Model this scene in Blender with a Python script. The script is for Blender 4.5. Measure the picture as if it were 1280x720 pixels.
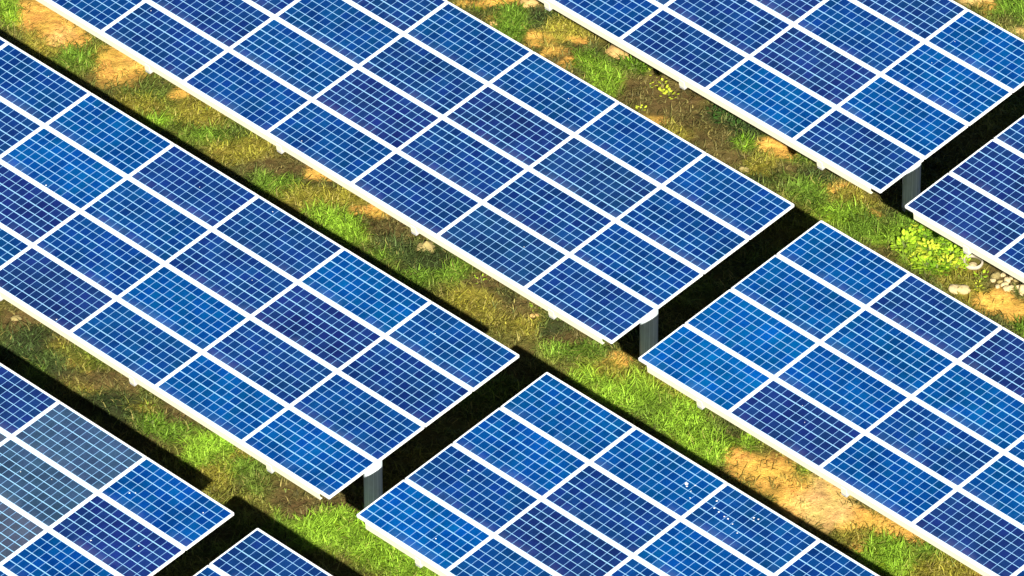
import bpy, math, random
import numpy as np
from mathutils import Vector, Euler

for o in list(bpy.data.objects):
    bpy.data.objects.remove(o, do_unlink=True)
scene = bpy.context.scene
COL = scene.collection
random.seed(7)
RNG = np.random.default_rng(11)

# ------------------------------------------------------------------ layout
FPX = 12132.7          # focal length in pixels of a 1280 wide frame
PITCH_DOWN = 0.649114  # camera looks down by 37.2 degrees
AZ = 0.787893          # direction of the rows
TILT = 0.125581        # tilt of the tables
ZT = 3.0               # height of the tables' high edge
PU, PV = 2.035, 1.085  # panel pitch along and across the rows
CAMPOS = Vector((-0.1327, -124.2596, 95.6457 + ZT))
ROW = 6.0863
UV = Vector((math.cos(AZ), -math.sin(AZ), 0))    # along the rows
NV = Vector((-math.sin(AZ), -math.cos(AZ), 0))   # towards the low edge
SUN_L = Vector((-0.0912, 0.8372, -0.5393)).normalized()   # direction the light travels

# ------------------------------------------------------------------ camera, world, sun, exposure
cam = bpy.data.cameras.new('camera')
cam.sensor_width = 36.0
cam.lens = 36.0 * FPX / 1280.0
cam.clip_start = 1.0
cam.clip_end = 6000.0
camo = bpy.data.objects.new('camera', cam)
COL.objects.link(camo)
camo.location = CAMPOS
camo.rotation_euler = (math.pi / 2 - PITCH_DOWN, 0, 0)
scene.camera = camo

world = bpy.data.worlds.new('World')
scene.world = world
world.use_nodes = True
wn = world.node_tree
for n in list(wn.nodes):
    wn.nodes.remove(n)
sky = wn.nodes.new('ShaderNodeTexSky')
sky.sky_type = 'NISHITA'
sky.sun_disc = False
sky.air_density = 0.4
sky.dust_density = 0.5
sky.sun_elevation = math.asin(-SUN_L.z)
sky.sun_rotation = math.atan2(-SUN_L.x, -SUN_L.y)
bg = wn.nodes.new('ShaderNodeBackground')
bg.inputs['Strength'].default_value = 0.05
wo = wn.nodes.new('ShaderNodeOutputWorld')
wn.links.new(sky.outputs[0], bg.inputs['Color'])
wn.links.new(bg.outputs[0], wo.inputs['Surface'])

sun = bpy.data.lights.new('sun', 'SUN')
sun.energy = 5.0
sun.angle = math.radians(0.5)
sun.color = (1.0, 0.945, 0.85)
suno = bpy.data.objects.new('sun', sun)
COL.objects.link(suno)
suno.location = (10, -60, 50)
suno.rotation_euler = SUN_L.to_track_quat('-Z', 'Y').to_euler()

vs = scene.view_settings
vs.view_transform = 'Standard'
vs.look = 'None'
vs.exposure = 1.0
vs.gamma = 1.0
vs.use_curve_mapping = False

# ------------------------------------------------------------------ helpers
def at(px, py, z=0.0):
    """point at height z that the photograph shows at pixel (px, py)"""
    e = PITCH_DOWN
    d = Vector(((px - 640) / FPX, 0, 0)) + Vector((0, math.sin(e), math.cos(e))) * (-(py - 360) / FPX) \
        + Vector((0, math.cos(e), -math.sin(e)))
    k = (z - CAMPOS.z) / d.z
    return CAMPOS + d * k

def tag(o, label=None, cat=None, group=None, kind=None):
    if label: o['label'] = label
    if cat: o['category'] = cat
    if group: o['group'] = group
    if kind: o['kind'] = kind
    return o

def mesh(name, verts, faces, mat=None, smooth=False):
    me = bpy.data.meshes.new(name)
    me.from_pydata([tuple(v) for v in verts], [], faces)
    me.update()
    if mat: me.materials.append(mat)
    if smooth:
        me.polygons.foreach_set('use_smooth', [True] * len(me.polygons))
    return me

def link(name, me, parent=None, loc=(0, 0, 0), rot=(0, 0, 0)):
    o = bpy.data.objects.new(name, me)
    COL.objects.link(o)
    if parent: o.parent = parent
    o.location = loc
    o.rotation_euler = rot
    return o

class MB:
    def __init__(s): s.v, s.f = [], []
    def box(s, x0, x1, y0, y1, z0, z1):
        b = len(s.v)
        s.v += [(x0, y0, z0), (x1, y0, z0), (x1, y1, z0), (x0, y1, z0), (x0, y0, z1), (x1, y0, z1), (x1, y1, z1), (x0, y1, z1)]
        s.f += [tuple(b + i for i in q) for q in ((3, 2, 1, 0), (4, 5, 6, 7), (0, 1, 5, 4), (1, 2, 6, 5), (2, 3, 7, 6), (3, 0, 4, 7))]
        return s
    def done(s, name, mat, smooth=False): return mesh(name, s.v, s.f, mat, smooth)

class NT:
    """small node tree writer"""
    def __init__(s, name):
        s.m = bpy.data.materials.new(name)
        s.m.use_nodes = True
        s.t = s.m.node_tree
        s.b = s.t.nodes['Principled BSDF']
    def n(s, typ, **kw):
        nd = s.t.nodes.new(typ)
        for k, v in kw.items(): setattr(nd, k, v)
        return nd
    def put(s, sock, v):
        if isinstance(v, bpy.types.NodeSocket): s.t.links.new(v, sock)
        else: sock.default_value = v
    def math(s, op, a, b=None, c=None):
        nd = s.n('ShaderNodeMath', operation=op)
        s.put(nd.inputs[0], a)
        if b is not None: s.put(nd.inputs[1], b)
        if c is not None: s.put(nd.inputs[2], c)
        return nd.outputs[0]
    def mix(s, f, a, b, mode='MIX'):
        nd = s.n('ShaderNodeMix', data_type='RGBA', blend_type=mode)
        s.put(nd.inputs[0], f); s.put(nd.inputs[6], a); s.put(nd.inputs[7], b)
        return nd.outputs[2]
    def noise(s, vec, scale, detail=3, rough=.55, col=False):
        nd = s.n('ShaderNodeTexNoise')
        s.put(nd.inputs['Vector'], vec)
        nd.inputs['Scale'].default_value = scale
        nd.inputs['Detail'].default_value = detail
        nd.inputs['Roughness'].default_value = rough
        return nd.outputs['Color' if col else 'Fac']
    def rng(s, v, a, b, c, d):
        nd = s.n('ShaderNodeMapRange')
        for i, x in enumerate((v, a, b, c, d)): s.put(nd.inputs[i], x)
        return nd.outputs[0]
    def base(s, c): s.put(s.b.inputs['Base Color'], c)
    def set(s, **kw):
        for k, v in kw.items(): s.put(s.b.inputs[k.replace('_', ' ')], v)

# ------------------------------------------------------------------ materials
def cell_material():
    t = NT('poly_cells')
    tc = t.n('ShaderNodeTexCoord').outputs['Object']
    info = t.n('ShaderNodeObjectInfo')
    sep = t.n('ShaderNodeSeparateXYZ'); t.put(sep.inputs[0], tc)
    C, CV = 0.1635, 0.1660      # cell pitch along and across the panel
    cx = t.math('DIVIDE', t.math('ADD', sep.outputs[0], 6 * C), C)
    cy = t.math('DIVIDE', t.math('ADD', sep.outputs[1], 3 * CV), CV)
    ix, iy = t.math('FLOOR', cx), t.math('FLOOR', cy)
    fx = t.math('ABSOLUTE', t.math('SUBTRACT', t.math('FRACT', cx), .5))
    fy = t.math('ABSOLUTE', t.math('SUBTRACT', t.math('FRACT', cy), .5))
    # random width per line between cells
    lid = t.n('ShaderNodeTexWhiteNoise', noise_dimensions='2D')
    cmb = t.n('ShaderNodeCombineXYZ')
    t.put(cmb.inputs[0], t.math('ROUND', cy)); t.put(cmb.inputs[1], t.math('MULTIPLY', info.outputs['Random'], 37.0))
    t.put(lid.inputs['Vector'], cmb.outputs[0])
    hw = t.math('MULTIPLY_ADD', t.math('POWER', lid.outputs['Value'], 2.0), .028, .032)
    lx = t.math('GREATER_THAN', fx, .5 - .029)
    ly = t.math('GREATER_THAN', fy, t.math('SUBTRACT', .5, hw))
    # white back sheet round the cell field
    mx = t.math('GREATER_THAN', t.math('ABSOLUTE', sep.outputs[0]), 6 * C)
    my = t.math('GREATER_THAN', t.math('ABSOLUTE', sep.outputs[1]), 3 * CV)
    margin = t.math('MAXIMUM', mx, my)
    # one tint per cell
    wnz = t.n('ShaderNodeTexWhiteNoise', noise_dimensions='3D')
    c2 = t.n('ShaderNodeCombineXYZ')
    t.put(c2.inputs[0], ix); t.put(c2.inputs[1], iy); t.put(c2.inputs[2], t.math('MULTIPLY', info.outputs['Random'], 91.0))
    t.put(wnz.inputs['Vector'], c2.outputs[0])
    big = t.n('ShaderNodeVectorMath', operation='ADD')
    t.put(big.inputs[0], tc)
    c3 = t.n('ShaderNodeCombineXYZ')
    for i in range(3): t.put(c3.inputs[i], t.math('MULTIPLY', info.outputs['Random'], 50.0 + 13 * i))
    t.put(big.inputs[1], c3.outputs[0])
    cloud = t.noise(big.outputs[0], 1.6, 2)
    grain = t.noise(big.outputs[0], 38.0, 2, .7)
    v = t.math('MULTIPLY_ADD', wnz.outputs['Value'], .26, .86)
    v = t.math('MULTIPLY', v, t.rng(cloud, .3, .7, .78, 1.25))
    v = t.math('MULTIPLY', v, t.rng(grain, .3, .7, .82, 1.18))
    hsv = t.n('ShaderNodeHueSaturation')
    t.put(hsv.inputs['Color'], info.outputs['Color'])
    t.put(hsv.inputs['Value'], v)
    sepc = t.n('ShaderNodeSeparateColor'); t.put(sepc.inputs[0], wnz.outputs['Color'])
    t.put(hsv.inputs['Hue'], t.math('MULTIPLY_ADD', sepc.outputs[1], .016, .494))
    col = hsv.outputs[0]
    # a little dust gathered near the lower frame
    dust = t.math('MULTIPLY', t.rng(sep.outputs[1], -.32, -.48, 0, .07), t.rng(cloud, .42, .62, 0, 1.0))
    col = t.mix(dust, col, (.42, .40, .36, 1))
    col = t.mix(lx, col, (.20, .40, .69, 1))
    col = t.mix(ly, col, (.27, .53, .76, 1))
    col = t.mix(margin, col, (.80, .83, .84, 1))
    t.base(col)
    t.set(Roughness=.22, IOR=1.40)
    t.b.inputs['Specular IOR Level'].default_value = .3
    return t.m

def paint(name, c, rough=.45, metal=0.0, dirt=.12, scale=6.0):
    t = NT(name)
    tc = t.n('ShaderNodeTexCoord').outputs['Object']
    nz = t.noise(tc, scale, 4, .65)
    d = tuple(x * (1 - dirt * 2.2) for x in c[:3]) + (1,)
    t.base(t.mix(t.rng(nz, .42, .75, 0, 1), c, d))
    t.set(Roughness=rough, Metallic=metal)
    return t.m

M_CELL = cell_material()
M_FRAME = paint('anodised_frame', (.84, .85, .84, 1), .4, 0, .04)
M_RAIL = paint('cream_rail', (.90, .86, .62, 1), .5, 0, .05)
M_STEEL = paint('galvanised_steel', (.55, .56, .55, 1), .45, 0, .12)

def post_material():
    t = NT('weathered_concrete_post')
    tc = t.n('ShaderNodeTexCoord').outputs['Object']
    mp = t.n('ShaderNodeMapping'); t.put(mp.inputs['Vector'], tc)
    mp.inputs['Scale'].default_value = (34, 34, .5)
    st = t.noise(mp.outputs[0], 1.0, 4, .7)
    cl = t.noise(tc, 5.0, 4, .6)
    c = t.mix(t.rng(st, .35, .66, 0, 1), (.40, .48, .51, 1), (.76, .84, .86, 1))
    c = t.mix(t.rng(cl, .5, .8, 0, .4), c, (.34, .34, .29, 1))
    t.base(c); t.set(Roughness=.6)
    return t.m
M_POST = post_material()

# ------------------------------------------------------------------ panel, frame and table builders
LX, LY = PU / 2 - .006, PV / 2 - .006           # half size of one panel
def make_panel_mesh():
    m = MB().box(-LX + .006, LX - .006, -LY + .006, LY - .006, -.034, -.004)
    return m.done('solar_panel', M_CELL)
def make_frame_mesh():
    w, ch = .021, .016
    def ring(hx, hy, c, z):
        return [(hx - c, -hy, z), (hx, -hy + c, z), (hx, hy - c, z), (hx - c, hy, z), (-hx + c, hy, z), (-hx, hy - c, z), (-hx, -hy + c, z), (-hx + c, -hy, z)]
    v = ring(LX, LY, ch, -.042) + ring(LX, LY, ch, -.003) + ring(LX - .003, LY - .003, ch, 0) \
        + ring(LX - w, LY - w, .002, 0) + ring(LX - w, LY - w, .002, -.042)
    f = []
    for k in range(4):
        for i in range(8):
            j = (i + 1) % 8
            f.append((k * 8 + i, k * 8 + j, k * 8 + 8 + j, k * 8 + 8 + i))
    for i in range(8):
        j = (i + 1) % 8
        f.append((32 + i, 32 + j, j, i))
    return mesh('frame', v, f, M_FRAME)
POST_IN = 1.49
PANEL_ME, FRAME_ME = make_panel_mesh(), make_frame_mesh()

PAL = {  # linear blues; value letters used in the table maps below
    'k': (.0070, .027, .128), 'd': (.0046, .032, .142), 'm': (.0026, .039, .165), 'b': (.0010, .051, .205),
    'x': (.0006, .068, .255), 'g': (.026, .056, .115), 's': (.044, .062, .100), 'o': (.006, .035, .130),
}
def channel(length, h, d):
    """C section rail: web on the low side, two flanges; x from 0 to length"""
    return MB().box(0, length, 0, .006, -h, 0).box(0, length, .006, d, -.006, 0).box(0, length, .006, d, -h, -h + .006)

def make_post(zt):
    """round concrete post, its foot in the ground"""
    n = 40
    r = .152
    v, f = [], []
    for k, z in enumerate((-.4, zt)):
        for i in range(n):
            a = 2 * math.pi * i / n
            v.append((r * math.cos(a), r * math.sin(a), z))
    for i in range(n):
        j = (i + 1) % n
        f.append((i, j, n + j, n + i))
    f.append(tuple(range(n, 2 * n)))
    pm = mesh('post', v, f, M_POST)
    for p in pm.polygons: p.use_smooth = len(p.vertices) == 4
    return pm

V_MID = 1.76 * PV                 # the single post line runs under the middle of the table
def plane_z(v): return ZT - v * math.sin(TILT)
POST_ME = make_post(plane_z(V_MID) - .27)

def solar_table(label, row, uoff, side, maps, first_bracket):
    """side 'R': the visible end is the right one and columns run to the left of it; 'L' the other way"""
    s = -1 if side == 'R' else 1
    ncol = len(maps[0])
    corner = Vector((0, 0, 0)) - NV * (row * ROW) + UV * uoff
    px0, py0 = s * POST_IN, -V_MID * math.cos(TILT)     # first post in corner axes
    root = bpy.data.objects.new('solar_table', None)
    COL.objects.link(root)
    root.empty_display_size = .3
    root.location = corner + UV * px0 + NV * (-py0)
    root.rotation_euler = (0, 0, -AZ)
    tag(root, label, 'solar table', 'tilted tables of solar panels standing in rows')
    def P(x, v, dz=0.0):        # corner axes -> root axes; dz is measured square to the panels
        return (x - px0, -v * math.cos(TILT) - py0 + -math.sin(TILT) * dz, ZT - v * math.sin(TILT) + math.cos(TILT) * dz)
    R = (TILT, 0, 0)
    rnd = random.Random(int(row * 17 + uoff * 100) + 5)
    for j in range(4):
        for i in range(ncol):
            key = maps[j][i]
            p = link('solar_panel', PANEL_ME, root, P(s * (i + .5) * PU, (j + .5) * PV, rnd.uniform(-.0015, .0015)), R)
            c = PAL[key]
            q = rnd.uniform(.94, 1.06)
            p.color = (c[0] * q, c[1] * q * rnd.uniform(.94, 1.06), c[2] * q, 1)
            if key in 'gs': p['label'] = 'grey dust-dulled solar panel'
            link('frame', FRAME_ME, p)
            PANELS[(label, i, j)] = p
    L = ncol * PU
    lo = .22
    def xs(a, b): return (min(s * a, s * b))
    # rails along the row
    rl = channel(L - 2 * lo, .125, .05).done('rail', M_RAIL)
    link('rail', rl, root, P(xs(lo, L - lo), 4 * PV + .004, -.043), R)
    rt = channel(L - 2 * lo, .06, .05).done('rail', M_RAIL)
    link('rail', rt, root, P(xs(lo, L - lo), .028, -.043), R)
    for v in (1.0, 2.0, 3.0):
        link('rail', rt, root, P(xs(lo, L - lo), v * PV + .02, -.043), R)
    # rafters whose ends show under the low rail
    rf = MB().box(-.055, .055, -4.30 - .05, -.25, -.27, -.17).done('rafter', M_STEEL)
    bk = MB().box(-.060, .060, -4 * PV - .012, -4 * PV + .09, -.225, -.1).done('bracket', M_RAIL)
    x = first_bracket
    while x < L - .3:
        link('rafter', rf, root, P(s * x, 0, 0), R)
        link('bracket', bk, root, P(s * x, 0, 0), R)
        x += 3.22
    # posts with a head plate and two braces each
    x = POST_IN
    hd = MB().box(-.17, .17, -.17, .17, -.03, 0).done('head_plate', M_STEEL)
    while x < L:
        o = link('post', POST_ME, root, (P(s * x, V_MID)[0], P(s * x, V_MID)[1], 0))
        link('head_plate', hd, o, (0, 0, plane_z(V_MID) - .255), R)
        for sg in (-1, 1):
            p0 = Vector(P(s * x, V_MID)); p0.z = plane_z(V_MID) - .85
            p1 = Vector(P(s * x, V_MID + sg * 1.15, -.26))
            d = p1 - p0
            br = MB().box(-.022, .022, -.022, .022, 0, d.length).done('brace', M_STEEL)
            bo = link('brace', br, root, p0)
            bo.rotation_euler = d.to_track_quat('Z', 'X').to_euler()
        x += 3.22
    return root

# ------------------------------------------------------------------ small noise for ground relief and cover
def vnoise(x, y, seed=0):
    xi, yi = np.floor(x).astype(np.int64), np.floor(y).astype(np.int64)
    fx, fy = x - xi, y - yi
    fx, fy = fx * fx * (3 - 2 * fx), fy * fy * (3 - 2 * fy)
    def h(a, b):
        n = (a * 374761393 + b * 668265263 + seed * 974634777) & 0xffffffff
        n = ((n ^ (n >> 13)) * 1274126177) & 0xffffffff
        return ((n ^ (n >> 16)) & 0xffff) / 65535.0
    a, b, c, d = h(xi, yi), h(xi + 1, yi), h(xi, yi + 1), h(xi + 1, yi + 1)
    return (a * (1 - fx) + b * fx) * (1 - fy) + (c * (1 - fx) + d * fx) * fy
def fbm(x, y, s, octv=4, seed=0):
    t, amp, tot = 0, 1.0, 0
    for k in range(octv):
        t = t + amp * vnoise(x * s, y * s, seed + k); tot += amp; amp *= .55; s *= 2.03
    return t / tot

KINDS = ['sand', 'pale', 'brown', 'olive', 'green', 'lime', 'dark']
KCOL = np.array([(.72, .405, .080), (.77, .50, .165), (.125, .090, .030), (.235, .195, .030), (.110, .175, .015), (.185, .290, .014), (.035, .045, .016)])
# patches of ground cover: pixel position of the patch, half width, half height, kind, weight
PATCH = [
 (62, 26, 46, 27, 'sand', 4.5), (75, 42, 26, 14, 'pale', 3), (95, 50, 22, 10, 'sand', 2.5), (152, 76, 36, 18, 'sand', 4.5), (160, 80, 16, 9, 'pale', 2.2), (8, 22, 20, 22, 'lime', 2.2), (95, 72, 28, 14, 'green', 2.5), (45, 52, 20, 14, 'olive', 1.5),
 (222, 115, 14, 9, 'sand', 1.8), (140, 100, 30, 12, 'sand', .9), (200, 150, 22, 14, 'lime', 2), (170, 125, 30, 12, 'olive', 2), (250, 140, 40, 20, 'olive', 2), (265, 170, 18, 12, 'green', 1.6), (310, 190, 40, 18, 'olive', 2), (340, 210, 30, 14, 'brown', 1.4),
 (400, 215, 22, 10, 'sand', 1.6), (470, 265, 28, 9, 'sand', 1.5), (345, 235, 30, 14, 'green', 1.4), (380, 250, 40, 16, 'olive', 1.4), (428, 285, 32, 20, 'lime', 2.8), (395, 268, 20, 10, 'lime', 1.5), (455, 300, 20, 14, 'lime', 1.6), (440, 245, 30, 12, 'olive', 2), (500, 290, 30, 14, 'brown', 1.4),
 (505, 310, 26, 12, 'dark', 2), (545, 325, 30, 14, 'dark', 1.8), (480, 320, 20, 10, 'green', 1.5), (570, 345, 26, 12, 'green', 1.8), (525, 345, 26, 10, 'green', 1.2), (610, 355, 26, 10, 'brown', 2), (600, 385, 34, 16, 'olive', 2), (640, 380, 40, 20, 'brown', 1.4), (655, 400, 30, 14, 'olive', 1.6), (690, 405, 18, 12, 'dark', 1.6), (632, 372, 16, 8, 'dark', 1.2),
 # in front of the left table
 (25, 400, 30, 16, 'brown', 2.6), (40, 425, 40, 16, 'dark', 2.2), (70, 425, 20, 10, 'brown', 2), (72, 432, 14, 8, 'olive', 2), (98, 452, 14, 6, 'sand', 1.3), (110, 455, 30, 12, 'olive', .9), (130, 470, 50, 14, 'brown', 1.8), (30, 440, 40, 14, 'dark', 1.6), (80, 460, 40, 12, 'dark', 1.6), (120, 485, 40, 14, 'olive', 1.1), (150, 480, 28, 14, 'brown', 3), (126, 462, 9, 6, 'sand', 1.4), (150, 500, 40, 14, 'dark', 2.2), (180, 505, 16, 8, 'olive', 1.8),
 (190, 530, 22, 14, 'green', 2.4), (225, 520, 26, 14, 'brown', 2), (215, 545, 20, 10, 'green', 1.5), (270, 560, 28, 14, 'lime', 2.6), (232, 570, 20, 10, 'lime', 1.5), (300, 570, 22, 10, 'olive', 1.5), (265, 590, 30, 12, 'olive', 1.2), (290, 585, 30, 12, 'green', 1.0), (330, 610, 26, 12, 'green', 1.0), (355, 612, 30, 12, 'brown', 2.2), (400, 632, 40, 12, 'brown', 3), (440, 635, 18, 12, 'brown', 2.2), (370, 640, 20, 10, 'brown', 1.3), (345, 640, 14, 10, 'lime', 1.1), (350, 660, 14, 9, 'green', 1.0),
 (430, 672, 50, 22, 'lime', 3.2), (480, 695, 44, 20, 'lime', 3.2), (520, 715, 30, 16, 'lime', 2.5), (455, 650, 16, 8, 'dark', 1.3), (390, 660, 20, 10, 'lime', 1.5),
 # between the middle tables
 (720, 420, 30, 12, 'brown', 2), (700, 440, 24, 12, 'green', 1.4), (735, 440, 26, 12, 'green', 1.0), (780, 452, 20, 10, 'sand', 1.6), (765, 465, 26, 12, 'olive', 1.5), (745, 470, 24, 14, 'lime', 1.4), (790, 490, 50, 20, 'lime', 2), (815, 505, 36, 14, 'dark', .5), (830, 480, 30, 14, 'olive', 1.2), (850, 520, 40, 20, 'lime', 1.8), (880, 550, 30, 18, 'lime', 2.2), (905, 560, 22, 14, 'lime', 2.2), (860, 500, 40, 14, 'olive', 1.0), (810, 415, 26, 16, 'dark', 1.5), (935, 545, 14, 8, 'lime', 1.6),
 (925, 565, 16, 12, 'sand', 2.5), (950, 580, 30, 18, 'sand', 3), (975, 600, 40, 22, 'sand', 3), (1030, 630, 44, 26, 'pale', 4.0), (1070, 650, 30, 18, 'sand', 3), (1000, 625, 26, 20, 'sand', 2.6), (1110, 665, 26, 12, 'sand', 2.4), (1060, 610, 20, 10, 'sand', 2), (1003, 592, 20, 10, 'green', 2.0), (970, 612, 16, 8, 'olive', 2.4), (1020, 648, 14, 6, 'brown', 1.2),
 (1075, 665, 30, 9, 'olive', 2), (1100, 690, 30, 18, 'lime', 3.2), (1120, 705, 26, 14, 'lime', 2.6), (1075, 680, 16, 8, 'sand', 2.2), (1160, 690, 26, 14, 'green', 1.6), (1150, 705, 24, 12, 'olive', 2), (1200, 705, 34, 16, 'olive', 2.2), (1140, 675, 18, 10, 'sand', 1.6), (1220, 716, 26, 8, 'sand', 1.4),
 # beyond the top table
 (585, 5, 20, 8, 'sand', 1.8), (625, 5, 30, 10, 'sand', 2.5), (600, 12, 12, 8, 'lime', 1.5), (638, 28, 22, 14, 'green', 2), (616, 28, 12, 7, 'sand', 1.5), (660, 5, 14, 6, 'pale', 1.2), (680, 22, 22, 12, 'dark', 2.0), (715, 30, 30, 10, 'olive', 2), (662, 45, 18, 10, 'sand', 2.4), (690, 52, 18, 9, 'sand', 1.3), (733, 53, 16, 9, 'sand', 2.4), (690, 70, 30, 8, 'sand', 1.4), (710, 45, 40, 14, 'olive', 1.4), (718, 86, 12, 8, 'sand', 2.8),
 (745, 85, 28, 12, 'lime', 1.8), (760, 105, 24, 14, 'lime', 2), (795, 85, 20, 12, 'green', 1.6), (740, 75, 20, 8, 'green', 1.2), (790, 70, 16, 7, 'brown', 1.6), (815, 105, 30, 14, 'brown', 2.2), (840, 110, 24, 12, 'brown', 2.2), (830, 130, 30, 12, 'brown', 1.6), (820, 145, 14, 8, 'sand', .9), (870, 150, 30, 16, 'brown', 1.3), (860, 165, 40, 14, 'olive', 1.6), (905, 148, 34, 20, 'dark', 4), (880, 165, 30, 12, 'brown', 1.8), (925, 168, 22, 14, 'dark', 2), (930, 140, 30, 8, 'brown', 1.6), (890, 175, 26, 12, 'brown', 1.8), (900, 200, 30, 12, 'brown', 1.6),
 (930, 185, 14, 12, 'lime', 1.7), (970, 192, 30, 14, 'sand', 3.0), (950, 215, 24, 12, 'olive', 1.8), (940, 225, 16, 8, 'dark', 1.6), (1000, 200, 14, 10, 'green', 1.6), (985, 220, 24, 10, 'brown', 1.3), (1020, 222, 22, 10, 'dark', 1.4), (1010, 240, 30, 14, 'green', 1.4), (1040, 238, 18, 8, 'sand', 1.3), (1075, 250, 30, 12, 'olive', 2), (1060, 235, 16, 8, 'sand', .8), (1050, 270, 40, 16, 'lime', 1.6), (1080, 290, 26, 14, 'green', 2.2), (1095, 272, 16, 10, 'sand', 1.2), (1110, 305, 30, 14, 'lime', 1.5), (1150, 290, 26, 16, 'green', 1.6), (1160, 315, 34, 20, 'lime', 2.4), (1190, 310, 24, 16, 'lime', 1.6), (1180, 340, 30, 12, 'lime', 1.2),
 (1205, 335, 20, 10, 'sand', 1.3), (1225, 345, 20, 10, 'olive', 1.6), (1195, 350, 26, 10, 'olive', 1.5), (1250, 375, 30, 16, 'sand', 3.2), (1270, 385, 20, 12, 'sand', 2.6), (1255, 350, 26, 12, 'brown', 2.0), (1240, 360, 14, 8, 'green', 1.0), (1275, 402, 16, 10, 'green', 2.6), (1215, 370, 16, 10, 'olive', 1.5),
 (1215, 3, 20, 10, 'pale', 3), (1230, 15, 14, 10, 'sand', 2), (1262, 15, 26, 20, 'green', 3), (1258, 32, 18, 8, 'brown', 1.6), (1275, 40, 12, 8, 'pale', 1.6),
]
_pc = np.array([tuple(at(p[0], p[1]))[:2] for p in PATCH])
_pr = np.array([(p[2] / 77.4, p[3] / (77.4 * .605)) for p in PATCH])
_pk = np.array([KINDS.index(p[4]) for p in PATCH])
_pw = np.array([p[5] for p in PATCH])

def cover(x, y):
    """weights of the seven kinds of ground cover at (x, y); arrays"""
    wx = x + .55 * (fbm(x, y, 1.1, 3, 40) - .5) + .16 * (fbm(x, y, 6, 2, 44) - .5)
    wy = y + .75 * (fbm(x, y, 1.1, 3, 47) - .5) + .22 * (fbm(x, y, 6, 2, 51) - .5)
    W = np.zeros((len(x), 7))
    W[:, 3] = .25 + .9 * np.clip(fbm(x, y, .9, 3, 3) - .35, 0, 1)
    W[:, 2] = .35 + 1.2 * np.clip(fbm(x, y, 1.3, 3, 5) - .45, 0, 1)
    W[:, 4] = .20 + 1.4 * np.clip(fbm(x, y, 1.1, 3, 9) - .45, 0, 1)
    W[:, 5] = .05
    W[:, 6] = .55  # default ground colour darkened to deepen the shade in gaps between tables
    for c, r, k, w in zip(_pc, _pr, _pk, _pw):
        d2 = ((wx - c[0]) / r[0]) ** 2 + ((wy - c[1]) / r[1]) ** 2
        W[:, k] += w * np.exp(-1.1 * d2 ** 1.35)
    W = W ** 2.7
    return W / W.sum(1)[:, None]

def clump_tone(x, y):
    """darker and paler clumps of moss, litter and grass"""
    return np.clip(.62 + .78 * fbm(x, y, 2.6, 4, 61), .6, 1.35)

def relief(x, y):
    far = np.clip((np.hypot(x, y) - 30) / 60, 0, 1)
    h = .16 * (fbm(x, y, .45, 3, 21) - .5) + .07 * (fbm(x, y, 2.1, 3, 25) - .5) + .03 * (fbm(x, y, 8, 2, 29) - .5)
    return h * (1 - far) + far * 1.2 * (fbm(x, y, .02, 2, 33) - .5)

# ------------------------------------------------------------------ ground
def ground_material():
    t = NT('ground_soil_and_moss')
    at_ = t.n('ShaderNodeVertexColor'); at_.layer_name = 'cover'
    geo = t.n('ShaderNodeNewGeometry').outputs['Position']
    n1 = t.noise(geo, 7.0, 5, .65)
    n2 = t.noise(geo, 34.0, 4, .7)
    n3 = t.noise(geo, 2.2, 3, .6)
    f = t.math('MULTIPLY', t.rng(n1, .3, .7, .62, 1.32), t.rng(n2, .3, .7, .66, 1.3))
    hsv = t.n('ShaderNodeHueSaturation')
    t.put(hsv.inputs['Color'], at_.outputs['Color'])
    t.put(hsv.inputs['Value'], f)
    t.put(hsv.inputs['Hue'], t.rng(n3, .3, .7, .482, .515))
    # pale dry specks and litter
    vor = t.n('ShaderNodeTexVoronoi'); t.put(vor.inputs['Vector'], geo); vor.inputs['Scale'].default_value = 17
    sp = t.math('MULTIPLY', t.math('LESS_THAN', vor.outputs['Distance'], .16), t.math('GREATER_THAN', n1, .56))
    c = t.mix(t.math('MULTIPLY', sp, .5), hsv.outputs[0], (.50, .42, .22, 1))
    t.base(c)
    t.set(Roughness=.95)
    t.b.inputs['Specular IOR Level'].default_value = .1
    bp = t.n('ShaderNodeBump'); bp.inputs['Strength'].default_value = .7; bp.inputs['Distance'].default_value = .05
    t.put(bp.inputs['Height'], t.math('ADD', n1, t.math('MULTIPLY', n2, .5)))
    t.put(t.b.inputs['Normal'], bp.outputs[0])
    return t.m

def build_ground():
    def axis(lo, hi, step):
        c = np.arange(lo, hi + step / 2, step)
        g = step * 1.25 ** np.arange(1, 46)
        out = np.cumsum(g); out = out[out < 2500]
        return np.concatenate([lo - out[::-1], c, hi + out])
    X, Y = axis(-9.5, 9.5, .06), axis(-5.5, 15.0, .075)
    gx, gy = np.meshgrid(X, Y)
    x, y = gx.ravel(), gy.ravel()
    z = relief(x, y)
    nx, ny = len(X), len(Y)
    idx = np.arange(nx * ny).reshape(ny, nx)
    q = np.stack([idx[:-1, :-1], idx[:-1, 1:], idx[1:, 1:], idx[1:, :-1]], -1).reshape(-1, 4)
    me = fast_mesh('ground', np.stack([x, y, z], 1), q)
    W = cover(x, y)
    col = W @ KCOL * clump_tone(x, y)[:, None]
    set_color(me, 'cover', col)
    me.materials.append(ground_material())
    me.polygons.foreach_set('use_smooth', np.ones(len(q), bool))
    o = link('ground', me)
    tag(o, kind='structure')

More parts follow.
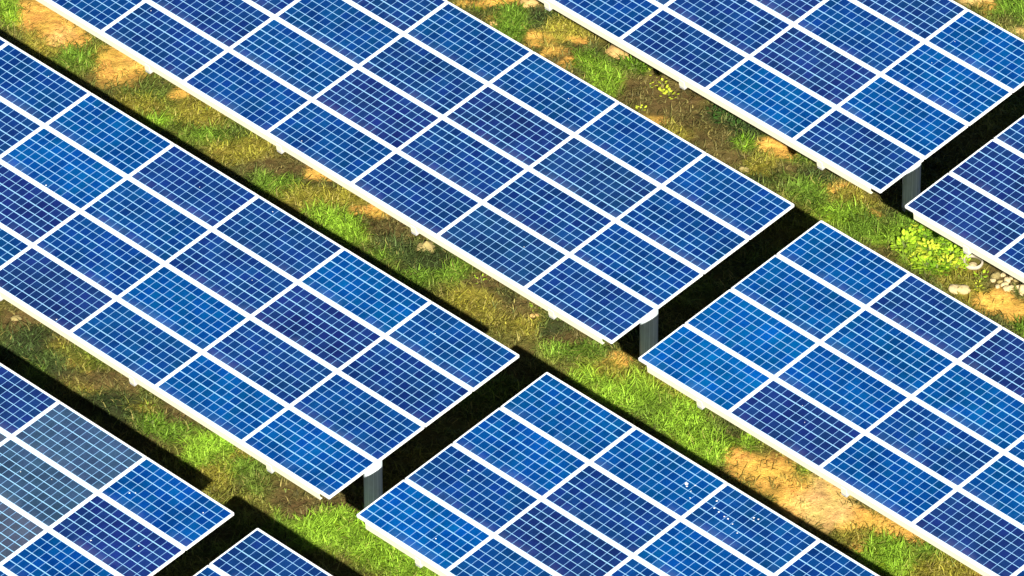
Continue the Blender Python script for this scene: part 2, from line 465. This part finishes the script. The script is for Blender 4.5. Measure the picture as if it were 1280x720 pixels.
def fast_mesh(name, co, quads):
    me = bpy.data.meshes.new(name)
    me.vertices.add(len(co)); me.vertices.foreach_set('co', co.astype(np.float32).ravel())
    nf, k = quads.shape
    me.loops.add(nf * k); me.loops.foreach_set('vertex_index', quads.astype(np.int32).ravel())
    me.polygons.add(nf)
    me.polygons.foreach_set('loop_start', np.arange(0, nf * k, k, dtype=np.int32))
    me.polygons.foreach_set('loop_total', np.full(nf, k, dtype=np.int32))
    me.update(calc_edges=True)
    return me
def set_color(me, name, col):
    a = me.color_attributes.new(name, 'FLOAT_COLOR', 'POINT')
    a.data.foreach_set('color', np.concatenate([col, np.ones((len(col), 1))], 1).astype(np.float32).ravel())

PANELS = {}
build_ground()

# ------------------------------------------------------------------ the solar tables
TABLES = [  # label, row, offset along the row, open end, colour maps (top row first, from the open end), first bracket
 ('long blue solar table across the left, behind the bright bottom centre table', 0, 0.0, 'R',
  ['mbddbmmd', 'dkdmbdmd', 'mdbmkdmm', 'bbmkmdmm'], 1.40),
 ('long blue solar table running from the top edge to the middle of the photo', 1, .315, 'R',
  ['mmmmdddm', 'mokdmdmd', 'mddkmddm', 'dodmmdmd'], 1.40),
 ('blue solar table in the upper right corner, boulders along its low edge', 2, .5756, 'R',
  ['bdmdd', 'bmkdm', 'bkdmd', 'dbdmm'], 1.40),
 ('bright blue solar table at the right beside the sandy bare strip', 1, .9055, 'L',
  ['bdkmdm', 'bbbbmd', 'xbmbmm', 'xkbkmd'], 1.40),
 ('bright blue solar table at the bottom centre spattered with white bird droppings', 0, .6078, 'L',
  ['bbmmbd', 'bdbdmm', 'mkmdmd', 'xmddmm'], 1.40),
 ('solar table in the lower left corner with some grey dusty panels', -1, -.2844, 'R',
  ['bgkmd', 'kgsdm', 'bsdmm', 'mddmm'], 1.40),
 ('solar table cut off by the bottom edge, only its top corner showing in deep shade', -1, .2322, 'L',
  ['dmdm', 'mdmd', 'ddmm', 'mdmm'], 1.40),
 ('dark blue solar table cut off by the right edge above the yellow-green weeds', 2, 1.1136, 'L',
  ['dmdm', 'dmkd', 'kdmm', 'kdmd'], 1.40),
]
for a in TABLES: solar_table(*a)

# ------------------------------------------------------------------ grass
def leaf_material(name, layer, spec=.15, trans=.25):
    t = NT(name)
    a = t.n('ShaderNodeVertexColor'); a.layer_name = layer
    geo = t.n('ShaderNodeNewGeometry').outputs['Position']
    nz = t.noise(geo, 30.0, 2)
    hsv = t.n('ShaderNodeHueSaturation')
    t.put(hsv.inputs['Color'], a.outputs['Color']); t.put(hsv.inputs['Value'], t.rng(nz, .3, .7, .8, 1.2))
    t.base(hsv.outputs[0]); t.set(Roughness=.6)
    t.b.inputs['Specular IOR Level'].default_value = spec
    tr = t.n('ShaderNodeBsdfTranslucent'); t.put(tr.inputs['Color'], hsv.outputs[0])
    mx = t.n('ShaderNodeMixShader'); mx.inputs[0].default_value = trans
    t.put(mx.inputs[1], t.b.outputs[0]); t.put(mx.inputs[2], tr.outputs[0])
    out = [n for n in t.t.nodes if n.type == 'OUTPUT_MATERIAL'][0]
    t.put(out.inputs['Surface'], mx.outputs[0])
    return t.m
M_GRASS = leaf_material('grass_blades', 'blade')
M_LEAF = leaf_material('weed_leaves', 'leaf')

def hidden(x, y, grow):
    """true where a table stands between the ground point and the camera"""
    out = np.zeros(len(x), bool)
    cx, cy, cz = CAMPOS
    for (_, row, uo, side, maps, _) in TABLES:
        zz = ZT - .27
        k = zz / cz
        X, Y = x + (cx - x) * k, y + (cy - y) * k
        ox, oy = (-NV * (row * ROW) + UV * uo)[:2]
        a = (X - ox) * UV.x + (Y - oy) * UV.y
        b = (X - ox) * NV.x + (Y - oy) * NV.y
        L = len(maps[0]) * PU
        lo, hi = (-L, 0) if side == 'R' else (0, L)
        out |= (a > lo + grow) & (a < hi - grow) & (b > grow) & (b < 4 * PV - grow)
    return out

def blades(x, y, length, width, col, lean0, lean1, rng, seg=4):
    n = len(x)
    az = rng.uniform(0, 2 * np.pi, n)
    curl = rng.normal(0, 1.4, n)
    z = relief(x, y) - .01
    p = np.stack([x, y, z], 1)
    V = []
    for k in range(seg + 1):
        t = k / seg
        w = width * (1 - t ** 1.6) + .0012
        side = np.stack([-np.sin(az + curl * t), np.cos(az + curl * t), 0 * az], 1)
        V += [p - side * w[:, None] * .5, p + side * w[:, None] * .5]
        th = lean0 + (lean1 - lean0) * (t + .5 / seg)
        d = np.stack([np.cos(az + curl * t) * np.sin(th), np.sin(az + curl * t) * np.sin(th), np.cos(th)], 1)
        p = p + d * (length / seg)[:, None]
    V = np.stack(V, 1)                        # n, 2(seg+1), 3
    nv = 2 * (seg + 1)
    base = (np.arange(n) * nv)[:, None]
    q = np.concatenate([base + np.array([2 * k, 2 * k + 1, 2 * k + 3, 2 * k + 2]) for k in range(seg)], 0)
    return V.reshape(-1, 3), q, np.repeat(col, nv, 0)

def build_grass():
    rng = np.random.default_rng(5)
    # tufts first, then blades round each tuft
    nt = 36000
    x, y = rng.uniform(-9.3, 9.3, nt), rng.uniform(-5.3, 14.8, nt)
    keep = ~hidden(x, y, .35) | (rng.random(nt) < .12)
    x, y = x[keep], y[keep]
    W = cover(x, y)
    dens = W @ np.array([.05, .015, .30, .62, 1.0, 1.15, .42])
    keep = rng.random(len(x)) < dens
    for px, py, rr in ((1216, 331, .26), (1256, 356, .24), (776, 66, .2), (868, 131, .2), (1199, 365, .12)):
        c = at(px, py); keep &= np.hypot(x - c.x, y - c.y) > rr
    x, y = x[keep], y[keep]
    per = rng.integers(8, 22, len(x))
    bx, by = np.repeat(x, per), np.repeat(y, per)
    n = len(bx)
    spread = np.repeat(rng.uniform(.04, .15, len(x)), per)
    bx = bx + rng.normal(0, 1, n) * spread
    by = by + rng.normal(0, 1, n) * spread
    W = cover(bx, by)
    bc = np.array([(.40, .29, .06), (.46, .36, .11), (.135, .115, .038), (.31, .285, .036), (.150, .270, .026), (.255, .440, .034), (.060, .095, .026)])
    col = W @ bc
    tone = np.repeat(rng.normal(1, .26, len(x)) * clump_tone(x, y) ** 1.4, per)
    col = col * np.clip(tone * rng.normal(1, .28, n), .3, 1.8)[:, None]
    dry = rng.random(n) < .04 + .16 * W[:, 3] + .05 * W[:, 2]
    col[dry] = col[dry] * .45 + np.array([.34, .28, .085]) * rng.uniform(.4, 1.0, (dry.sum(), 1))
    size = W @ np.array([.5, .4, .55, .68, .95, .95, .8])
    length = rng.uniform(.10, .36, n) * size
    width = rng.uniform(.010, .025, n)
    V, q, c = blades(bx, by, length, width, col, rng.uniform(.1, .9, n), rng.uniform(1.2, 2.6, n), rng)
    me = fast_mesh('grass', V, q)
    set_color(me, 'blade', c)
    me.materials.append(M_GRASS)
    tag(link('grass', me), kind='stuff')
    print('grass blades', n)
build_grass()

# ------------------------------------------------------------------ leafy weeds, one object each
def weed_mesh(rng, leaves, size, col, upright=.5, narrow=.5):
    V, F, C = [], [], []
    for k in range(leaves):
        az = rng.uniform(0, 2 * math.pi)
        el = rng.uniform(.15, 1.1) * upright + .15
        r = size * rng.uniform(.15, 1.0)
        base = Vector((math.cos(az) * r * .75, math.sin(az) * r * .75, size * upright * rng.uniform(.15, .95)))
        L = size * rng.uniform(.28, .50); w = L * narrow
        d = Vector((math.cos(az) * math.cos(el), math.sin(az) * math.cos(el), math.sin(el)))
        s = Vector((-math.sin(az), math.cos(az), 0))
        up = d.cross(s) * -1
        b = len(V)
        droop = rng.uniform(.1, .35)
        rows = [(0, .06), (.25, .8), (.55, 1.0), (.82, .62), (1.0, .05)]
        for t, ww in rows:
            c0 = base + d * (L * t) - Vector((0, 0, droop * L * t * t))
            V += [c0 - s * (w * ww * .5) + up * (.10 * w * ww), c0 - up * (.06 * w * ww), c0 + s * (w * ww * .5) + up * (.10 * w * ww)]
            C += [np.array(col) * 1.0] * 3
        tone = float(np.clip(rng.normal(1, .2), .5, 1.5))
        for i in range(b, len(V)): C[i] = np.array(col) * tone
        for i in range(4):
            a = b + i * 3
            F += [(a, a + 1, a + 4, a + 3), (a + 1, a + 2, a + 5, a + 4)]
    return V, F, np.array(C)

def stem_mesh(rng, n, h):
    m = MB()
    for k in range(n):
        a = rng.uniform(0, 6.28)
        x, y = math.cos(a) * h * .18, math.sin(a) * h * .18
        b = len(m.v)
        for z, rr, q in ((-.03, .008, .2), (h * .5, .006, .6), (h * .85, .004, 1.6)):
            for i in range(5):
                t = i * 2 * math.pi / 5
                m.v.append((x * q + rr * math.cos(t), y * q + rr * math.sin(t), z))
        for k2 in range(2):
            for i in range(5):
                j = (i + 1) % 5
                m.f.append((b + k2 * 5 + i, b + k2 * 5 + j, b + k2 * 5 + 5 + j, b + k2 * 5 + 5 + i))
    return m
M_STEM = paint('weed_stem', (.16, .20, .05, 1), .7, 0, .1)

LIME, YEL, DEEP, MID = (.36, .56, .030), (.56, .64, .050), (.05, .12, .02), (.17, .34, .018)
def weed(px, py, size, leaves, col, label, upright=.7, narrow=.5, group=None, seed=0):
    rng = np.random.default_rng(seed + int(px * 13 + py))
    p = at(px, py)
    p.z = float(relief(np.array([p.x]), np.array([p.y]))[0])
    root = bpy.data.objects.new('leafy_weed', None)
    COL.objects.link(root)
    root.empty_display_size = .1
    root.location = p
    tag(root, label, 'weed', group)
    V, F, C = weed_mesh(rng, leaves, size, col, upright, narrow)
    me = mesh('foliage', V, F, M_LEAF, True)
    set_color(me, 'leaf', C)
    link('foliage', me, root)
    link('stem', stem_mesh(rng, max(2, leaves // 6), size * upright).done('stem', M_STEM), root)
    return root

clump = [(1140, 294), (1152, 284), (1166, 297), (1180, 305), (1148, 308), (1162, 316), (1176, 322), (1190, 318), (1158, 331), (1143, 322), (1172, 336), (1131, 308), (1196, 333), (1186, 291 + 40), (1154, 299), (1203, 325)]
for k, (px, py) in enumerate(clump):
    weed(px, py + 6, .18 + .05 * (k % 3), 46, [LIME, YEL, MID, LIME][k % 4], 'broad-leaved yellow-green weed in the thick bright clump by the right hand edge', .7, .55, 'weeds of the bright clump', k)
weed(1227, 350, .17, 16, LIME, 'bright green weed between the concrete ring and the heap of pebbles', .8, .55)
weed(1221, 364, .15, 12, YEL, 'small yellow-green weed standing on the orange soil left of the bare earth', 1.0, .5)
weed(794, 90, .27, 26, MID, 'spiky green weed with long narrow leaves under the upper right table', .8, .2)
weed(757, 92, .17, 12, MID, 'low green weed in the mossy grass near the top centre table', .6, .4)
weed(836, 119, .20, 18, YEL, 'bright yellow weed with round leaves on the dark brown soil', .6, .75)
weed(829, 106, .14, 10, YEL, 'tiny yellow sprout just uphill of the bright yellow weed', .7, .7)
weed(820, 93, .14, 10, YEL, 'pale yellow sprout right beneath the low edge of the upper right table', .6, .6)
weed(813, 107, .11, 8, YEL, 'tiny round yellow sprout beside the spiky green weed', .6, .8)
weed(802, 137, .16, 10, YEL, 'yellow sprout touching the top edge of the top centre table', .6, .7)
weed(259, 137, .16, 8, YEL, 'lone yellow leaf shoot below the edge of the top centre table', .8, .45)
weed(928, 186, .24, 24, MID, 'green tuft of strap leaves beside the sandy boulder', .9, .16)
weed(193, 537, .22, 20, MID, 'dark green strap-leaved tuft in front of the left table', .8, .18)
weed(184, 512, .14, 10, MID, 'small green shoot right under the low edge of the left table', .9, .25)
weed(602, 357, .15, 12, LIME, 'lime green shoot near the low edge of the top centre table', .9, .4)
weed(668, 386, .12, 10, LIME, 'small lime weed by the bracket of the top centre table', .7, .5)
weed(357, 616, .10, 5, YEL, 'pair of pale yellow curled leaves in the brown soil', .8, .3)
weed(618, 390, .19, 7, (.50, .44, .12), 'dry straw-coloured weed with bent stalks beside the table shadow', 1.0, .14)
weed(642, 395, .20, 8, (.52, .46, .13), 'tall dry straw weed among brown leaf litter', 1.2, .12)
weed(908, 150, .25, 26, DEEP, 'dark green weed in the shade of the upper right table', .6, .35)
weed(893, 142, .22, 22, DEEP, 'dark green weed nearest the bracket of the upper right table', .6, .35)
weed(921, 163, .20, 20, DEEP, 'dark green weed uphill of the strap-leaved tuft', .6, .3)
weed(1197, 352, .10, 8, MID, 'small green weed by the pale yellow stones at the table edge', .6, .5)
weed(936, 549, .14, 14, LIME, 'lime weed on the edge of the sandy bare strip', .7, .6)
weed(953, 553, .12, 12, LIME, 'lime leafy weed tucked under the low rail of the right hand table', .7, .6)
weed(1013, 586, .15, 12, YEL, 'yellow-green weed at the table bracket above the sand', .6, .5)
weed(1192, 708, .13, 8, YEL, 'pale yellow stalk at the lower right under the table', 1.3, .25)
weed(1158, 672, .15, 12, (.20, .22, .07), 'grey-green drooping weed where the sand ends at the lower right', .8, .2)
weed(1176, 684, .19, 16, (.17, .19, .06), 'larger grey-green drooping weed near the lower right corner', .8, .2)

# ------------------------------------------------------------------ stones
def rock_mesh(rng, sx, sy, sz, mat, seg=14, rough=.24):
    V, F = [], []
    off = rng.uniform(0, 100, 3)
    for i in range(seg // 2 + 1):
        th = math.pi * i / (seg // 2)
        for j in range(seg):
            ph = 2 * math.pi * j / seg
            d = np.array([math.sin(th) * math.cos(ph), math.sin(th) * math.sin(ph), math.cos(th)])
            q = np.sign(d) * np.abs(d) ** .85
            nz = vnoise(np.array([d[0] * 1.7 + off[0] + d[2]]), np.array([d[1] * 1.7 + off[1] - d[2]]), 3)[0] - .5
            nz2 = vnoise(np.array([d[0] * 4 + off[2] + d[2] * 2]), np.array([d[1] * 4 + off[1] - d[2] * 2]), 8)[0] - .5
            r = 1 + rough * 2.4 * nz + rough * nz2
            V.append((q[0] * sx * r, q[1] * sy * r, q[2] * sz * r))
    for i in range(seg // 2):
        for j in range(seg):
            k = (j + 1) % seg
            F.append((i * seg + j, (i + 1) * seg + j, (i + 1) * seg + k, i * seg + k))
    return mesh('stone', V, F, mat, True)

def stone_mat(name, a, b):
    t = NT(name)
    tc = t.n('ShaderNodeTexCoord').outputs['Object']
    n1, n2 = t.noise(tc, 7, 5, .65), t.noise(tc, 30, 3, .7)
    c = t.mix(t.rng(n1, .35, .65, 0, 1), a, b)
    c = t.mix(t.rng(n2, .55, .8, 0, .5), c, tuple(x * .4 for x in a[:3]) + (1,))
    t.base(c); t.set(Roughness=.9)
    bp = t.n('ShaderNodeBump'); bp.inputs['Strength'].default_value = .8; bp.inputs['Distance'].default_value = .04
    t.put(bp.inputs['Height'], n1); t.put(t.b.inputs['Normal'], bp.outputs[0])
    return t.m
S_SAND = stone_mat('sandstone', (.58, .36, .12, 1), (.42, .27, .09, 1))
S_BROWN = stone_mat('brown_stone', (.22, .17, .075, 1), (.12, .10, .045, 1))
S_PALE = stone_mat('pale_stone', (.62, .50, .27, 1), (.50, .38, .17, 1))
S_TAN = stone_mat('tan_stone', (.36, .29, .10, 1), (.24, .19, .07, 1))

def stone(px, py, sx, sy, sz, mat, label, name='boulder', rz=0.0, group=None, sink=.40, cat='stone'):
    rng = np.random.default_rng(int(px * 7 + py * 3))
    p = at(px, py)
    z = float(relief(np.array([p.x]), np.array([p.y]))[0])
    o = link(name, rock_mesh(rng, sx, sy, sz, mat), None, (p.x, p.y, z + sz * (1 - 2 * sink) * .6), (0, 0, rz))
    tag(o, label, cat, group)
    return o
stone(776, 66, .26, .17, .12, S_SAND, 'flat sandy boulder half under the low edge of the upper right table', rz=-.4)
stone(533, 312, .15, .12, .11, S_TAN, 'round tan stone beneath the low edge of the top centre table')
stone(929, 213, .10, .07, .05, S_TAN, 'small pale stone against the top edge of the top centre table', rz=-.6)
stone(662, 4, .17, .12, .10, S_SAND, 'sandy stone beside the upper right table at the top of the photo', rz=.3)
stone(617, 28, .10, .06, .05, S_SAND, 'small orange stone against the back edge of the top centre table', rz=-.4)
stone(1199, 365, .17, .10, .08, S_PALE, 'yellowish flat stone against the back edge of the bright right hand table', rz=-.25)
stone(1201, 328, .09, .07, .05, S_PALE, 'pale stone beside the concrete ring', rz=.2)
stone(1216, 334, .075, .07, .05, S_PALE, 'round pale stone lying inside the concrete ring')
stone(1279, 366, .08, .13, .10, S_PALE, 'upright pale stone at the right edge of the photo')
stone(668, 396, .07, .05, .04, S_SAND, 'little orange stone in the brown leaf litter')
stone(98, 396, .05, .04, .03, S_PALE, 'palest pebble uphill of the shadow at the left', name='pebble')
stone(20, 399, .10, .06, .04, S_TAN, 'tan stone in the brown ground at the left edge', rz=.3)
peb = [(1245, 347, .08), (1254, 345, .06), (1259, 352, .075), (1250, 354, .06), (1256, 358, .07), (1265, 348, .06), (1266, 357, .05), (1261, 364, .09), (1247, 360, .05), (1270, 352, .055), (1241, 352, .05), (1273, 362, .06), (1268, 366, .045)]
for k, (px, py, s) in enumerate(peb):
    stone(px, py, s, s * .8, s * .7, S_PALE if k % 3 else S_TAN, 'pale rounded pebble in the heap under the table by the right edge', 'pebble', k * .9, 'heap of pale pebbles', .25)

# broken concrete ring lying in the weeds
def ring_mesh():
    V, F = [], []
    n, m = 36, 8
    for i in range(n):
        a = 2 * math.pi * i / n
        for j in range(m):
            b = 2 * math.pi * j / m
            r = .155 + .022 * math.cos(b)
            V.append((r * math.cos(a), r * math.sin(a), .045 + .045 * math.sin(b)))
    for i in range(n):
        for j in range(m):
            F.append((i * m + j, ((i + 1) % n) * m + j, ((i + 1) % n) * m + (j + 1) % m, i * m + (j + 1) % m))
    return mesh('concrete_ring', V, F, paint('ring_concrete', (.52, .46, .34, 1), .8, 0, .25, 18), True)
p = at(1216, 331)
o = link('concrete_ring', ring_mesh(), None, (p.x, p.y, float(relief(np.array([p.x]), np.array([p.y]))[0]) - .005), (.12, .05, 0))
tag(o, 'pale concrete ring lying in the weeds below the right hand dark table', 'ring')

# ------------------------------------------------------------------ bird droppings on the glass
M_DROP = paint('chalky_white', (.82, .84, .82, 1), .8, 0, .05)
def dropping(table, i, j, cx, cy, r, seed):
    """flat splash lying on one panel, in that panel's axes"""
    rng = random.Random(seed)
    pan = PANELS[(TABLES[table][0], i, j)]
    n = 12
    V, F = [(0, 0, .006)], []
    for k in range(n):
        a = 2 * math.pi * k / n
        rr = r * rng.uniform(.55, 1.25)
        V.append((rr * math.cos(a), rr * math.sin(a), 0))
    for k in range(n): F.append((0, 1 + k, 1 + (k + 1) % n))
    link('bird_dropping', mesh('bird_dropping', V, F, M_DROP, True), pan, (cx, cy, -.003))
D = [(4, 1, 0, .52, .10, .040), (4, 1, 0, .57, .06, .022), (4, 1, 0, .66, .16, .018), (4, 1, 0, .70, .02, .014), (4, 1, 0, .80, -.10, .016),
     (4, 2, 0, -.86, .12, .020), (4, 2, 0, -.78, -.02, .022), (4, 2, 0, -.66, -.04, .026), (4, 2, 0, -.52, -.06, .020), (4, 2, 0, -.30, -.10, .018), (4, 2, 0, -.44, -.06, .022), (4, 2, 0, -.1, -.2, .016),
     (4, 2, 0, -.14, .22, .022), (4, 2, 0, -.10, .17, .016), (4, 2, 0, -.06, .24, .018), (4, 0, 2, -.35, .26, .018), (4, 0, 3, .36, -.10, .020), (4, 1, 3, .2, .1, .012),
     (5, 0, 1, -.30, -.28, .024), (5, 0, 1, .38, .12, .014), (5, 1, 1, -.30, .08, .014), (5, 1, 1, .22, .28, .014), (5, 0, 0, -.62, -.22, .026), (5, 0, 0, -.55, -.16, .018), (5, 0, 0, .62, .22, .020),
     (0, 0, 0, -.42, .02, .014), (0, 3, 0, .10, .05, .012), (0, 4, 0, -.7, .32, .014), (0, 5, 0, .15, .36, .014), (0, 5, 0, -.6, -.3, .014), (0, 4, 1, .1, -.46, .026), (0, 3, 3, .62, -.44, .024), (0, 2, 1, .4, .1, .012), (0, 2, 0, -.55, .4, .016),
     (1, 2, 0, .3, .05, .014), (1, 1, 3, .3, .2, .012), (1, 5, 3, -.75, .4, .014), (1, 3, 3, -.4, -.3, .016), (2, 0, 0, -.62, -.22, .014), (2, 0, 1, -.55, .22, .014), (3, 1, 3, -.2, .36, .012), (3, 1, 3, .1, .1, .012), (3, 3, 1, .3, .2, .018)]
for k, d in enumerate(D): dropping(*d[:5], d[5] * (.8 if d[0] == 4 else .62), seed=k)
